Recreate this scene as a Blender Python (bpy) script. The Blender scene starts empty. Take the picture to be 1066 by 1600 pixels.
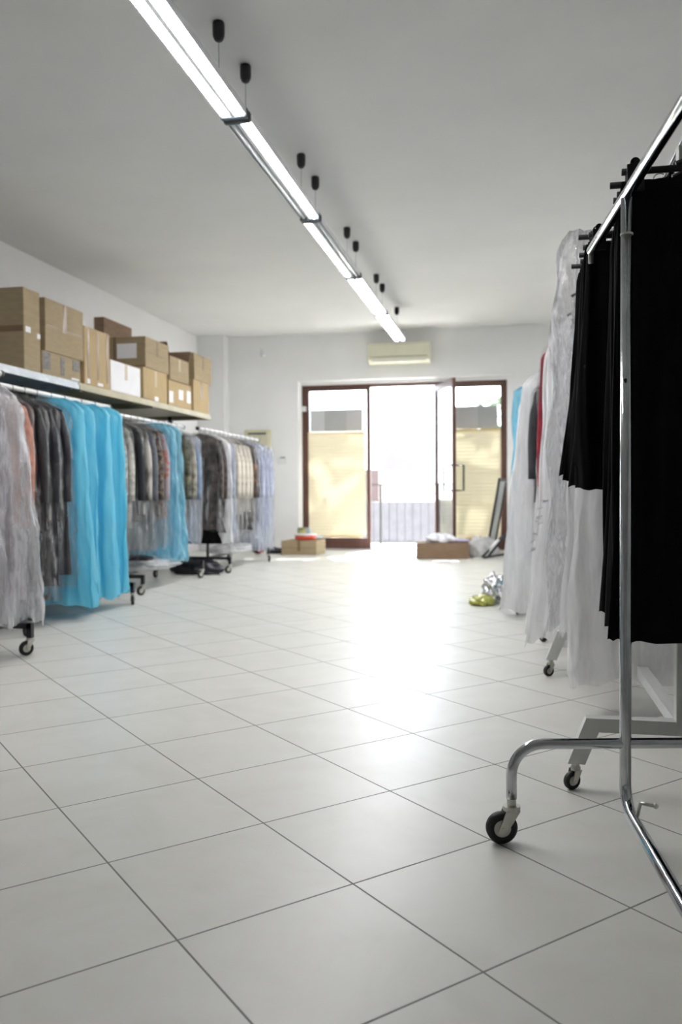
import bpy, bmesh, math, random
from mathutils import Vector, Matrix

# ------------------------------------------------------------------ scene, camera, light
scn = bpy.context.scene
COL = scn.collection
V = Vector
random.seed(4)

F_PX, PITCH, ROLL, YAW, CAM_H = 1321.1, -.0266, -.0065, .1972, .8418
cp, sp, cr, sr = math.cos(PITCH), math.sin(PITCH), math.cos(ROLL), math.sin(ROLL)
ri, fw, up = V((1, 0, 0)), V((0, cp, sp)), V((0, -sp, cp))
r2, u2 = cr*ri + sr*up, -sr*ri + cr*up
MZ = Matrix.Rotation(YAW, 3, 'Z')
r2, u2, f2 = MZ @ r2, MZ @ u2, MZ @ fw
cam = bpy.data.cameras.new('camera')
cam.sensor_fit = 'VERTICAL'; cam.sensor_height = 36; cam.sensor_width = 24
cam.lens = F_PX/1600*36
cam.clip_start = .05; cam.clip_end = 300
cam.dof.use_dof = True; cam.dof.focus_distance = 2.2; cam.dof.aperture_fstop = 3.4
co = bpy.data.objects.new('camera', cam); COL.objects.link(co)
co.matrix_world = Matrix(((r2.x, u2.x, -f2.x, 0), (r2.y, u2.y, -f2.y, 0), (r2.z, u2.z, -f2.z, CAM_H), (0, 0, 0, 1)))
scn.camera = co

scn.view_settings.view_transform = 'Standard'
scn.view_settings.look = 'None'
scn.view_settings.gamma = 1
scn.view_settings.use_curve_mapping = False
scn.view_settings.exposure = 1.47
scn.cycles.transparent_max_bounces = 40
scn.cycles.max_bounces = 10
scn.cycles.diffuse_bounces = 5
scn.cycles.sample_clamp_indirect = 6

WORLD = 4.0
SUN = 24.0
TUBE = 44.0
w = bpy.data.worlds.new('sky'); scn.world = w; w.use_nodes = True
bg = w.node_tree.nodes['Background']
bg.inputs[0].default_value = (.81, .91, 1, 1); bg.inputs[1].default_value = WORLD

sd = bpy.data.lights.new('sun', 'SUN'); sd.energy = SUN; sd.angle = .009; sd.color = (1, .98, .94)
so = bpy.data.objects.new('sun', sd); COL.objects.link(so); so.location = (0, 20, 20)
so.rotation_euler = V((.15, .62, .77)).to_track_quat('Z', 'Y').to_euler()

def portal(name, loc, rot, sx, sy):
    l = bpy.data.lights.new(name, 'AREA'); l.shape = 'RECTANGLE'; l.size = sx; l.size_y = sy
    l.cycles.is_portal = True
    o = bpy.data.objects.new(name, l); COL.objects.link(o); o.location = loc; o.rotation_euler = rot
portal('door_portal', (-1.42, 11.72, 1.17), (-math.pi/2, 0, 0), 2.9, 2.4)

# ------------------------------------------------------------------ materials
def nt(name):
    m = bpy.data.materials.new(name); m.use_nodes = True
    t = m.node_tree; t.nodes.clear()
    o = t.nodes.new('ShaderNodeOutputMaterial')
    return m, t, o
def N(t, typ, **k):
    n = t.nodes.new(typ)
    for a, b in k.items():
        if a.startswith('i_'):
            key = a[2:]; key = int(key) if key.isdigit() else key.replace('_', ' ')
            n.inputs[key].default_value = b
        else: setattr(n, a, b)
    return n
def L(t, a, b): t.links.new(a, b)
def c4(c): return (c[0], c[1], c[2], 1)
def srgb(r, g, b):
    f = lambda v: (v/255/12.92) if v <= 10 else ((v/255+.055)/1.055)**2.4
    return (f(r), f(g), f(b))

def noise(t, scale=(1, 1, 1), s=5, detail=4, coords='Object', rough=.5):
    tc = N(t, 'ShaderNodeTexCoord'); mp = N(t, 'ShaderNodeMapping'); mp.inputs['Scale'].default_value = scale
    nz = N(t, 'ShaderNodeTexNoise', i_Scale=s, i_Detail=detail, i_Roughness=rough)
    L(t, tc.outputs[coords], mp.inputs['Vector']); L(t, mp.outputs[0], nz.inputs['Vector'])
    return nz.outputs['Fac']
def ramp(t, fac, stops):
    r = N(t, 'ShaderNodeValToRGB'); e = r.color_ramp.elements
    while len(e) < len(stops): e.new(.5)
    for k, (p, c) in enumerate(stops): e[k].position = p; e[k].color = c4(c)
    L(t, fac, r.inputs[0]); return r.outputs[0]

def mat(name, col, rough=.6, metal=0, var=.08, scale=(1, 1, 1), s=6, bump=0, bs=40, bscale=(1, 1, 1), spec=.5, sheen=0, col2=None, lo=.35, hi=.65):
    m, t, o = nt(name)
    p = N(t, 'ShaderNodeBsdfPrincipled', i_Roughness=rough, i_Metallic=metal)
    p.inputs['Specular IOR Level'].default_value = spec
    if sheen: p.inputs['Sheen Weight'].default_value = sheen
    a = tuple(max(0, v*(1-var)) for v in col); b = col2 or tuple(min(1, v*(1+var)) for v in col)
    L(t, ramp(t, noise(t, scale, s), [(lo, a), (hi, b)]), p.inputs['Base Color'])
    if bump:
        bn = N(t, 'ShaderNodeBump', i_Strength=bump, i_Distance=.02)
        L(t, noise(t, bscale, bs), bn.inputs['Height']); L(t, bn.outputs[0], p.inputs['Normal'])
    L(t, p.outputs[0], o.inputs[0]); return m

def plastic(name, tint=(.85, .87, .9), haze=.3, var=.35, edge=(.42, .72), streak=.16, gloss=.16, rough=.13, transmit=(1, 1, 1), bump=.6):
    """clear crumpled film: mostly see-through, partly milky; pale haze streaks imitate glints beside the glossy ones"""
    m, t, o = nt(name)
    tr = N(t, 'ShaderNodeBsdfTransparent', i_Color=c4(transmit))
    df = N(t, 'ShaderNodeBsdfDiffuse', i_Color=c4(tint)); tl = N(t, 'ShaderNodeBsdfTranslucent', i_Color=c4(tint))
    md = N(t, 'ShaderNodeMixShader', i_0=.45); L(t, df.outputs[0], md.inputs[1]); L(t, tl.outputs[0], md.inputs[2])
    gl = N(t, 'ShaderNodeBsdfGlossy', i_Roughness=rough)
    b1 = noise(t, (1, 1, .2), 24, 6, rough=.6)
    bn = N(t, 'ShaderNodeBump', i_Strength=bump, i_Distance=.06); L(t, b1, bn.inputs['Height'])
    for n in (gl,): L(t, bn.outputs[0], n.inputs['Normal'])
    mr = N(t, 'ShaderNodeMapRange'); mr.inputs['From Min'].default_value = edge[0]; mr.inputs['From Max'].default_value = edge[1]
    mr.inputs['To Min'].default_value = max(0, haze-var*.5); mr.inputs['To Max'].default_value = min(1, haze+var)
    L(t, noise(t, (1, 1, streak), 15, 6, rough=.6), mr.inputs['Value'])  # stretched noise paints pale glint-like streaks into the haze
    m1 = N(t, 'ShaderNodeMixShader'); L(t, mr.outputs[0], m1.inputs[0]); L(t, tr.outputs[0], m1.inputs[1]); L(t, md.outputs[0], m1.inputs[2])
    lw = N(t, 'ShaderNodeLayerWeight', i_Blend=.25); L(t, bn.outputs[0], lw.inputs['Normal'])
    ma = N(t, 'ShaderNodeMath', operation='MULTIPLY_ADD'); ma.inputs[1].default_value = .5; ma.inputs[2].default_value = gloss
    L(t, lw.outputs['Fresnel'], ma.inputs[0]); ma.use_clamp = True
    m2 = N(t, 'ShaderNodeMixShader'); L(t, ma.outputs[0], m2.inputs[0]); L(t, m1.outputs[0], m2.inputs[1]); L(t, gl.outputs[0], m2.inputs[2])
    L(t, m2.outputs[0], o.inputs[0]); return m

def glass_mat(name, refl=.08, tint=(.96, .98, .97)):
    m, t, o = nt(name)
    tr = N(t, 'ShaderNodeBsdfTransparent', i_Color=c4(tint)); gl = N(t, 'ShaderNodeBsdfGlossy', i_Roughness=.02)
    lw = N(t, 'ShaderNodeLayerWeight', i_Blend=.3)
    ma = N(t, 'ShaderNodeMath', operation='MULTIPLY_ADD'); ma.inputs[1].default_value = .5; ma.inputs[2].default_value = refl; ma.use_clamp = True
    L(t, lw.outputs['Fresnel'], ma.inputs[0])
    mx = N(t, 'ShaderNodeMixShader'); L(t, ma.outputs[0], mx.inputs[0]); L(t, tr.outputs[0], mx.inputs[1]); L(t, gl.outputs[0], mx.inputs[2])
    L(t, mx.outputs[0], o.inputs[0]); return m

def translucent_mat(name, col, mixf=.5, wave=0, opac=1.0):
    m, t, o = nt(name)
    df = N(t, 'ShaderNodeBsdfDiffuse'); tl = N(t, 'ShaderNodeBsdfTranslucent')
    a = tuple(v*.94 for v in col)
    cc = ramp(t, noise(t, (1, 1, 40 if wave else 1), 3 if wave else 5), [(.3, a), (.7, col)])
    L(t, cc, df.inputs[0]); L(t, cc, tl.inputs[0])
    mx = N(t, 'ShaderNodeMixShader', i_0=mixf); L(t, df.outputs[0], mx.inputs[1]); L(t, tl.outputs[0], mx.inputs[2])
    out = mx
    if opac < 1:
        tr = N(t, 'ShaderNodeBsdfTransparent'); m2 = N(t, 'ShaderNodeMixShader', i_0=opac)
        L(t, tr.outputs[0], m2.inputs[1]); L(t, mx.outputs[0], m2.inputs[2]); out = m2
    L(t, out.outputs[0], o.inputs[0]); return m

def emit_mat(name, col, s):
    m, t, o = nt(name); e = N(t, 'ShaderNodeEmission', i_Color=c4(col), i_Strength=s); L(t, e.outputs[0], o.inputs[0]); return m

def floor_mat():
    m, t, o = nt('beige_porcelain_tile')
    g = N(t, 'ShaderNodeNewGeometry'); s = N(t, 'ShaderNodeSeparateXYZ'); L(t, g.outputs['Position'], s.inputs[0])
    T, OX, OY = .4, -.612, 1.47
    def M(op, a, b=None, c=None):
        n = N(t, 'ShaderNodeMath', operation=op)
        for k, v in enumerate((a, b, c)):
            if v is None: continue
            if isinstance(v, (int, float)): n.inputs[k].default_value = v
            else: L(t, v, n.inputs[k])
        return n.outputs[0]
    x = M('SUBTRACT', s.outputs[0], OX); y = M('SUBTRACT', s.outputs[1], OY)
    k = .70711/T
    ua = M('MULTIPLY', M('SUBTRACT', x, y), k); ub = M('MULTIPLY', M('ADD', x, y), k)
    ids = []; ds = []
    for u in (ua, ub):
        uu = M('ADD', u, 100.5); fr = M('FRACT', uu)
        ds.append(M('ABSOLUTE', M('SUBTRACT', fr, .5))); ids.append(M('FLOOR', M('ADD', u, 100)))
    d = M('MINIMUM', ds[0], ds[1])
    mr = N(t, 'ShaderNodeMapRange', interpolation_type='SMOOTHSTEP'); mr.inputs['From Min'].default_value = .0042; mr.inputs['From Max'].default_value = .0066
    L(t, d, mr.inputs['Value'])
    cb = N(t, 'ShaderNodeCombineXYZ'); L(t, ids[0], cb.inputs[0]); L(t, ids[1], cb.inputs[1])
    wn = N(t, 'ShaderNodeTexWhiteNoise', noise_dimensions='3D'); L(t, cb.outputs[0], wn.inputs['Vector'])
    # clouded stone look, shifted per tile
    va = N(t, 'ShaderNodeVectorMath', operation='MULTIPLY_ADD'); L(t, wn.outputs['Color'], va.inputs[0]); va.inputs[1].default_value = (9, 9, 9); L(t, g.outputs['Position'], va.inputs[2])
    nz = N(t, 'ShaderNodeTexNoise', i_Scale=4.5, i_Detail=8, i_Roughness=.62); L(t, va.outputs[0], nz.inputs['Vector'])
    nz.inputs['Distortion'].default_value = .8
    base = ramp(t, nz.outputs['Fac'], [(.25, (.60, .595, .545)), (.5, (.65, .645, .60)), (.8, (.69, .69, .65))])
    mx = N(t, 'ShaderNodeMix', data_type='RGBA'); L(t, mr.outputs[0], mx.inputs['Factor']); mx.inputs[6].default_value = (.16, .165, .155, 1); L(t, base, mx.inputs[7])
    p = N(t, 'ShaderNodeBsdfPrincipled'); L(t, mx.outputs[2], p.inputs['Base Color'])
    rr = N(t, 'ShaderNodeMapRange'); rr.inputs['To Min'].default_value = .7; rr.inputs['To Max'].default_value = .37; L(t, mr.outputs[0], rr.inputs['Value']); L(t, rr.outputs[0], p.inputs['Roughness'])
    p.inputs['Specular IOR Level'].default_value = .42
    bn = N(t, 'ShaderNodeBump', i_Strength=.4, i_Distance=.002); L(t, mr.outputs[0], bn.inputs['Height']); L(t, bn.outputs[0], p.inputs['Normal'])
    L(t, p.outputs[0], o.inputs[0]); return m

M_floor = floor_mat()
M_wall = mat('white_wall_paint', (.83, .83, .83), .9, var=.02, s=2, bump=.05, bs=120)
M_ceil = mat('ceiling_paint', (.76, .76, .755), .95, var=.02, s=1.5)
M_brown = mat('brown_lacquered_frame', srgb(88, 58, 48), .45, var=.15, scale=(1, 1, .1), s=30)
M_chrome = mat('worn_chrome', (.50, .52, .54), .12, 1, var=.1, s=14, bump=.03, bs=60)
M_zinc = mat('zinc_plated_steel', (.55, .55, .5), .35, .9, var=.15, s=20)
M_black_paint = mat('black_painted_steel', (.02, .02, .022), .45, var=.2)
M_white_paint = mat('white_enamelled_steel', (.56, .57, .55), .4, var=.04)
M_silver = mat('brushed_silver_tube', (.86, .87, .87), .32, .25, var=.05)
M_rubber = mat('black_rubber', (.012, .012, .012), .6, var=.2)
M_hub = mat('grey_nylon_hub', (.6, .6, .54), .45, var=.1)
M_bplast = mat('black_plastic', (.012, .012, .013), .35, var=.2)
M_capgrey = mat('slate_grey_plastic', (.05, .065, .075), .45, var=.2)
M_wplast = mat('white_plastic', (.75, .76, .76), .4, var=.03)
M_cream = mat('aged_cream_plastic', srgb(226, 223, 200), .45, var=.03)
M_tube = emit_mat('lit_tube', (1, .985, 1), TUBE)
M_tubeoff = mat('unlit_tube_glass', (.75, .78, .8), .15, var=.02)
M_refl = mat('clear_light_housing', (.86, .88, .9), .3, 0, var=.03)
M_card = mat('kraft_cardboard', srgb(156, 139, 109), .85, var=.07, scale=(1, 1, 5), s=10, bump=.05, bs=90)
M_card2 = mat('dark_kraft_cardboard', srgb(128, 106, 84), .85, var=.09, scale=(1, 1, 5), s=8)
M_card3 = mat('golden_cardboard', srgb(174, 152, 112), .85, var=.06, scale=(6, 6, 1), s=9)
M_cardw = mat('white_cardboard', (.78, .77, .78), .8, var=.03)
M_tape = mat('brown_packing_tape', srgb(122, 96, 70), .3, var=.1)
M_tapec = mat('clear_packing_tape', srgb(205, 190, 165), .2, var=.06)
M_label = mat('white_paper_label', (.8, .8, .82), .6, var=.02)
M_print = mat('grey_printing', srgb(120, 116, 112), .7, var=.3, s=60)
M_shelfg = mat('galvanised_shelf', (.5, .53, .55), .4, .5, var=.1, s=12)
M_shelfb = mat('beige_shelf', srgb(176, 168, 140), .5, var=.08)
M_blackfab = mat('black_skirt_fabric', (.0035, .0035, .004), .95, var=.3, scale=(1, 1, .3), s=40, spec=.15, bump=.15, bs=300)
M_blacksat = mat('black_satin', (.012, .012, .018), .35, var=.4, scale=(1, 1, .2), s=14)
M_plast = plastic('clear_film', tint=(.95,.95,.97), haze=.0, var=.75, edge=(.57, .72), streak=.07, gloss=.06, rough=.13, bump=1.0)  # sparse white streaks in the colour stand in for glints
M_plastn = plastic('thick_clear_film', tint=(.93,.93,.97), haze=.40, var=.45, edge=(.42, .66), streak=.06, gloss=.10, rough=.13, bump=1.0)
M_plastp = plastic('crinkled_film', tint=(.93,.93,.96), haze=.36, var=.5, edge=(.45, .66), streak=.12, gloss=.13, rough=.13, bump=1.0)
M_plastw = plastic('milky_film', tint=(.97, .97, .98), haze=.74, var=.18, gloss=.05, rough=.25, bump=.35)
M_plastl = plastic('lavender_film', tint=(.74, .78, .9), haze=.28, var=.45, edge=(.46, .68), streak=.1, gloss=.08, rough=.2)
M_blue = plastic('sky_blue_film', tint=(.24, .80, 1.0), haze=.9, var=.06, gloss=.035, rough=.25, transmit=(.4, .85, 1), bump=.35)
M_bluet = plastic('thin_blue_film', tint=(.42, .82, .98), haze=.5, var=.35, gloss=.07, rough=.2, transmit=(.6, .9, 1))
M_glass = glass_mat('window_glass')
M_blind = translucent_mat('cream_blind_fabric', (.82, .73, .53), .08, 1)
M_blindrail = mat('ochre_blind_rail', srgb(214, 180, 104), .5)
M_grey1 = translucent_mat('light_grey_sheet', (.62, .63, .64), .1)
M_grey2 = translucent_mat('mid_grey_sheet', (.47, .48, .48), .1)
M_grey3 = translucent_mat('warm_grey_sheet', (.56, .55, .55), .1)
M_steelrail = mat('grey_painted_railing', (.04, .04, .042), .5, var=.1)
M_terrace = mat('terrace_tile', (.55, .52, .5), .8, var=.08)
M_parapet = mat('pale_pink_render', (.098, .088, .092), .9, var=.08)
M_salmon = mat('salmon_wall', (.085, .06, .057), .9, var=.05)
M_roof = mat('rose_roof_tile', (.085, .075, .08), .9, var=.05)
M_leaf = translucent_mat('green_leaf', (.10, .16, .05), .4)
M_leafp = translucent_mat('pale_green_leaf', (.09, .12, .075), .4)
M_bark = mat('grey_bark', (.15, .12, .1), .9, var=.3)
M_hanger = mat('black_hanger_plastic', (.006, .006, .007), .5, spec=.25)

FAB = {}
def fab(name, col, col2=None, rough=.8, s=18, scale=(1, 1, 1), lo=.4, hi=.6):
    if name not in FAB: FAB[name] = mat(name, col, rough, col2=col2, var=.18, s=s, scale=scale, lo=lo, hi=hi)
    return FAB[name]

# ------------------------------------------------------------------ mesh helpers
def box(bm, a, b, rz=0, mi=0):
    a, b = V(a), V(b); c = (a+b)/2; s = b-a
    r = bmesh.ops.create_cube(bm, size=1, matrix=Matrix.Translation(c) @ Matrix.Rotation(rz, 4, 'Z') @ Matrix.Diagonal((abs(s.x), abs(s.y), abs(s.z), 1)))
    for f in {f for v in r['verts'] for f in v.link_faces}: f.material_index = mi
    return r['verts']
def cyl(bm, p0, p1, r, seg=16, r2=None, mi=0):
    p0, p1 = V(p0), V(p1); d = p1-p0
    q = d.to_track_quat('Z', 'Y').to_matrix().to_4x4()
    o = bmesh.ops.create_cone(bm, cap_ends=True, segments=seg, radius1=r, radius2=r if r2 is None else r2, depth=d.length, matrix=Matrix.Translation((p0+p1)/2) @ q)
    for f in {f for v in o['verts'] for f in v.link_faces}: f.material_index = mi
def tube(bm, pts, r, seg=12, caps=True):
    pts = [V(p) for p in pts]; rings = []; n = len(pts); prev = None
    for i, p in enumerate(pts):
        t = (pts[min(i+1, n-1)]-pts[max(i-1, 0)]).normalized()
        if prev is None:
            a = V((0, 0, 1)) if abs(t.z) < .9 else V((1, 0, 0)); u = t.cross(a).normalized()
        else: u = (prev - t*prev.dot(t)).normalized()
        prev = u; v = t.cross(u)
        rr = r[i] if isinstance(r, (list, tuple)) else r
        rings.append([bm.verts.new(p + (u*math.cos(2*math.pi*k/seg)+v*math.sin(2*math.pi*k/seg))*rr) for k in range(seg)])
    for a, b in zip(rings, rings[1:]):
        for k in range(seg): bm.faces.new((a[k], a[(k+1) % seg], b[(k+1) % seg], b[k]))
    if caps: bm.faces.new(rings[0][::-1]); bm.faces.new(rings[-1])
def arc(c, r, a0, a1, n, ax='xz'):
    out = []
    for k in range(n+1):
        a = a0+(a1-a0)*k/n; x, z = r*math.cos(a), r*math.sin(a)
        out.append(V(c)+(V((x, 0, z)) if ax == 'xz' else V((0, x, z)) if ax == 'yz' else V((x, z, 0))))
    return out
def lathe(bm, c, prof, seg=20):
    rings = [[bm.verts.new(V(c)+V((r*math.cos(2*math.pi*k/seg), r*math.sin(2*math.pi*k/seg), z))) for k in range(seg)] for r, z in prof]
    for a, b in zip(rings, rings[1:]):
        for k in range(seg): bm.faces.new((a[k], a[(k+1) % seg], b[(k+1) % seg], b[k]))
    bm.faces.new(rings[0][::-1]); bm.faces.new(rings[-1])

ORG = {}
def link(name, bm, mats, parent=None, smooth=False, origin=None, bevel=0):
    bmesh.ops.recalc_face_normals(bm, faces=bm.faces[:])
    org = ORG[parent.name] if parent else V(origin or (0, 0, 0))
    bm.transform(Matrix.Translation(-org))
    me = bpy.data.meshes.new(name); bm.to_mesh(me); bm.free()
    for m in (mats if isinstance(mats, (list, tuple)) else [mats]): me.materials.append(m)
    if smooth:
        for p in me.polygons: p.use_smooth = True
    o = bpy.data.objects.new(name, me); COL.objects.link(o)
    ORG[o.name] = org
    if parent: o.parent = parent
    else: o.location = org
    if bevel:
        b = o.modifiers.new('bevel', 'BEVEL'); b.width = bevel; b.segments = 2; b.limit_method = 'ANGLE'
    return o
def thing(name, label, cat, loc, group=None):
    o = bpy.data.objects.new(name, None); COL.objects.link(o); o.empty_display_size = .05
    o.location = loc; ORG[o.name] = V(loc); tag(o, label, cat, group); return o
def tag(o, label=None, cat=None, group=None, kind=None):
    if label: o['label'] = label
    if cat: o['category'] = cat
    if group: o['group'] = group
    if kind: o['kind'] = kind
    return o
def BM(): return bmesh.new()
def struct(name, boxes, m, bevel=0):
    bm = BM()
    for a, b in boxes: box(bm, a, b)
    return tag(link(name, bm, m, bevel=bevel), kind='structure')

# ------------------------------------------------------------------ room shell
XL, XR, YB, YF, ZC = -4.25, 1.7, -3.6, 11.35, 2.975
struct('floor', [((XL-.2, YB-.2, -.12), (XR+.2, YF+.3, 0))], M_floor)
struct('ceiling', [((XL-.2, YB-.2, ZC), (XR+.2, YF+.3, ZC+.2))], M_ceil)
struct('wall_left', [((XL-.2, YB-.2, 0), (XL, YF+.3, ZC))], M_wall)
struct('wall_right', [((XR, YB-.2, 0), (XR+.2, YF+.3, ZC))], M_wall)
DX0, DX1, DZ = -2.865, .02, 2.335
struct('wall_back', [((XL, YF, 0), (DX0, YF+.3, ZC)), ((DX1, YF, 0), (XR, YF+.3, ZC)), ((DX0, YF, DZ), (DX1, YF+.3, ZC)), ((DX0, 11.5, 0), (-2.845, YF+.29, 2.29)), ((-.035, 11.5, 0), (DX1, YF+.29, 2.29)), ((DX0, 11.5, 2.29), (DX1, YF+.29, DZ))], M_wall)
struct('wall_front', [((XL, YB-.2, 0), (XR, YB, ZC))], M_wall)
struct('trim_1', [((XL, 11.16, 0), (-3.86, YF, ZC))], M_wall)      # pilaster in the far left corner
struct('trim_2', [((DX0, 11.50, -.02), (DX1, 11.9, .02))], M_terrace)   # door sill

# glazed shop front
Y0, Y1 = 11.52, 11.59
def frame(name, x0, x1, z0, z1, s, bot, parent=None, top=None):
    bm = BM(); top = top or s
    box(bm, (x0, Y0, z0), (x0+s, Y1, z1)); box(bm, (x1-s, Y0, z0), (x1, Y1, z1))
    box(bm, (x0+s, Y0, z1-top), (x1-s, Y1, z1)); box(bm, (x0+s, Y0, z0), (x1-s, Y1, z0+bot))
    o = link(name, bm, M_brown, parent, bevel=.006)
    return o
def pane(parent, x0, x1, z0, z1, y=11.555):
    bm = BM(); box(bm, (x0, y-.004, z0), (x1, y+.004, z1)); link('glass_pane', bm, M_glass, parent)
bm = BM()     # outer jamb round all three bays
box(bm, (-2.845, 11.5, .02), (-2.80, 11.62, 2.285)); box(bm, (-.075, 11.5, .02), (-.035, 11.62, 2.285)); box(bm, (-2.845, 11.5, 2.25), (-.035, 11.62, 2.29))
tag(link('trim_3', bm, M_brown, bevel=.005), kind='structure')
w1 = tag(frame('window_1', -2.80, -1.885, .02, 2.25, .05, .15, top=.035), kind='structure'); pane(w1, -2.76, -1.93, .16, 2.22)
w2 = tag(frame('window_2', -.975, -.075, .02, 2.25, .045, .15, top=.035), kind='structure'); pane(w2, -.94, -.11, .16, 2.22)
bm = BM(); box(bm, (-2.835, 11.47, 1.93), (-2.78, 11.5, 2.0)); tag(link('door_contact_sensor', bm, M_wplast, origin=(-2.8, 11.48, 1.93)), 'small white contact sensor on the left jamb of the shop front', 'sensor')
# open leaf, swung inwards about its right-hand jamb
HP = V((-.985, 11.54, 0)); EP = V((-.695, 10.78, 0)); d = (EP-HP).normalized(); Wd = .84; nrm = V((-d.y, d.x, 0))
def leafbox(bm, s0, s1, z0, z1, th=.022, off=0):
    p = [HP+d*s0+nrm*(off-th), HP+d*s1+nrm*(off-th), HP+d*s1+nrm*(off+th), HP+d*s0+nrm*(off+th)]
    lo = [bm.verts.new((q.x, q.y, z0)) for q in p]; hi = [bm.verts.new((q.x, q.y, z1)) for q in p]
    bm.faces.new(lo[::-1]); bm.faces.new(hi)
    for k in range(4): bm.faces.new((lo[k], lo[(k+1) % 4], hi[(k+1) % 4], hi[k]))
bm = BM(); leafbox(bm, 0, .05, .03, 2.24); leafbox(bm, Wd-.05, Wd, .03, 2.24); leafbox(bm, .05, Wd-.05, 2.16, 2.24); leafbox(bm, .05, Wd-.05, .03, .17)
leaf = tag(link('door_1', bm, M_brown, bevel=.004), kind='structure')
bm = BM(); leafbox(bm, .05, Wd-.05, .17, 2.16, .004); link('glass_pane', bm, M_glass, leaf)
for sgn in (-1, 1):
    bm = BM(); q = HP+d*(Wd-.03); a = q+nrm*(.022*sgn); b = q+nrm*(.13*sgn)
    tube(bm, [(a.x, a.y, 1.14), (b.x, b.y, 1.14), (b.x, b.y, .82), (a.x, a.y, .82)], .013, 8)
    link('door_handle', bm, M_bplast, leaf, True)

# ------------------------------------------------------------------ outside
struct('trim_4', [((-9, 11.65, -.3), (6, 13.3, -.02))], M_terrace)   # terrace slab
bm = BM(); box(bm, (-40, 13.3, -3.2), (40, 120, -3)); tag(link('trim_5', bm, M_terrace), kind='structure')
rl = thing('balcony_railing', 'grey metal balcony railing with thin upright bars outside the open door', 'railing', (-1.6, 12.75, -.02))
bm = BM(); box(bm, (-4.5, 12.735, .90), (1.5, 12.765, .92)); box(bm, (-4.5, 12.74, .665), (1.5, 12.76, .68)); box(bm, (-4.5, 12.74, .05), (1.5, 12.76, .065)); link('rail', bm, M_steelrail, rl)
for x in (-4.4, -1.93, .5):
    bm = BM(); box(bm, (x-.016, 12.73, -.02), (x+.016, 12.77, .92)); link('post', bm, M_steelrail, rl)
for k in range(26):
    x = -3.0+.12*k
    if abs(x+1.93) < .05: continue
    bm = BM(); cyl(bm, (x, 12.75, .06), (x, 12.75, .67), .006, 8); link('bar', bm, M_steelrail, rl)
bm = BM(); box(bm, (-14, 16.2, -3), (9, 16.5, .60)); tag(link('garden_wall', bm, M_parapet, origin=(-1.5, 16.3, -3)), 'low pale pink wall beyond the balcony railing', 'wall')
h = thing('house', 'small house with pale rose gable roof far beyond the railing', 'house', (-4.2, 40, -3))
bm = BM(); box(bm, (-5.5, 38, -3), (-4.0, 44, 1.7)); link('house_wall', bm, M_terrace, h)
bm = BM()
pr = [(-8, 37.6), (-.7, 37.6)]
vs = [bm.verts.new(p) for p in ((-5.6, 37.6, 1.7), (-3.9, 37.6, 1.7), (-5.3, 37.6, 2.6), (-5.6, 44.5, 1.7), (-3.9, 44.5, 1.7), (-5.3, 44.5, 2.6))]
for f in ((0, 1, 2), (3, 5, 4), (0, 2, 5, 3), (1, 4, 5, 2), (0, 3, 4, 1)): bm.faces.new([vs[i] for i in f])
link('roof', bm, M_roof, h)
bm = BM(); box(bm, (-5.2, 22, -3), (-3.38, 24, 1.36)); tag(link('chimney_stack', bm, M_salmon, origin=(-3.8, 23, -3)), 'salmon pink masonry block beyond the railing beside the door mullion', 'wall')

def leaves(bm, c, rad, n, size, seed):
    R = random.Random(seed)
    for _ in range(n):
        while True:
            p = V((R.uniform(-1, 1), R.uniform(-1, 1), R.uniform(-1, 1)))
            if p.length < 1: break
        p = V((p.x*rad[0], p.y*rad[1], p.z*rad[2]))+V(c)
        q = Matrix.Rotation(R.uniform(0, 6.3), 3, 'Z') @ Matrix.Rotation(R.uniform(-.9, .9), 3, 'X')
        s = size*R.uniform(.6, 1.3)
        pts = [(-1, 0, 0), (-.3, .42, .08), (.5, .36, .05), (1, 0, -.1), (.5, -.36, .05), (-.3, -.42, .08)]
        bm.faces.new([bm.verts.new(p + q @ (V(a)*s)) for a in pts])
t1 = thing('added_shade_tree', 'added leafy tree out of view, its boughs casting sun dapples on the blinds', 'tree', (1.9, 14.2, -3))  # unseen tree, added to break the sun into dapples on the blinds
bm = BM(); tube(bm, [(1.9, 14.2, -3), (1.8, 14.1, 0), (1.6, 14, 2.6), (.6, 13.9, 3.9), (-1.2, 13.8, 4.2), (-3.2, 13.7, 4.1)], [.17, .15, .12, .09, .06, .02], 10)
link('trunk', bm, M_bark, t1, True)
bm = BM(); leaves(bm, (-1.1, 14.1, 4.3), (3.9, 2.3, .62), 620, .2, 3); o = link('foliage', bm, M_leaf, t1); o['kind'] = 'stuff'
t2 = thing('garden_tree', 'pale bushy tree seen through the glass of the open door', 'tree', (-.3, 20.5, -3))
bm = BM(); tube(bm, [(-.3, 20.5, -3), (-.35, 20.5, -1), (-.2, 20.5, .8)], [.16, .13, .06], 10); link('trunk', bm, M_bark, t2, True)
bm = BM(); leaves(bm, (-.25, 20.5, .9), (1.55, 1.4, 2.1), 2600, .15, 8); o = link('foliage', bm, M_leafp, t2); o['kind'] = 'stuff'

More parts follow.
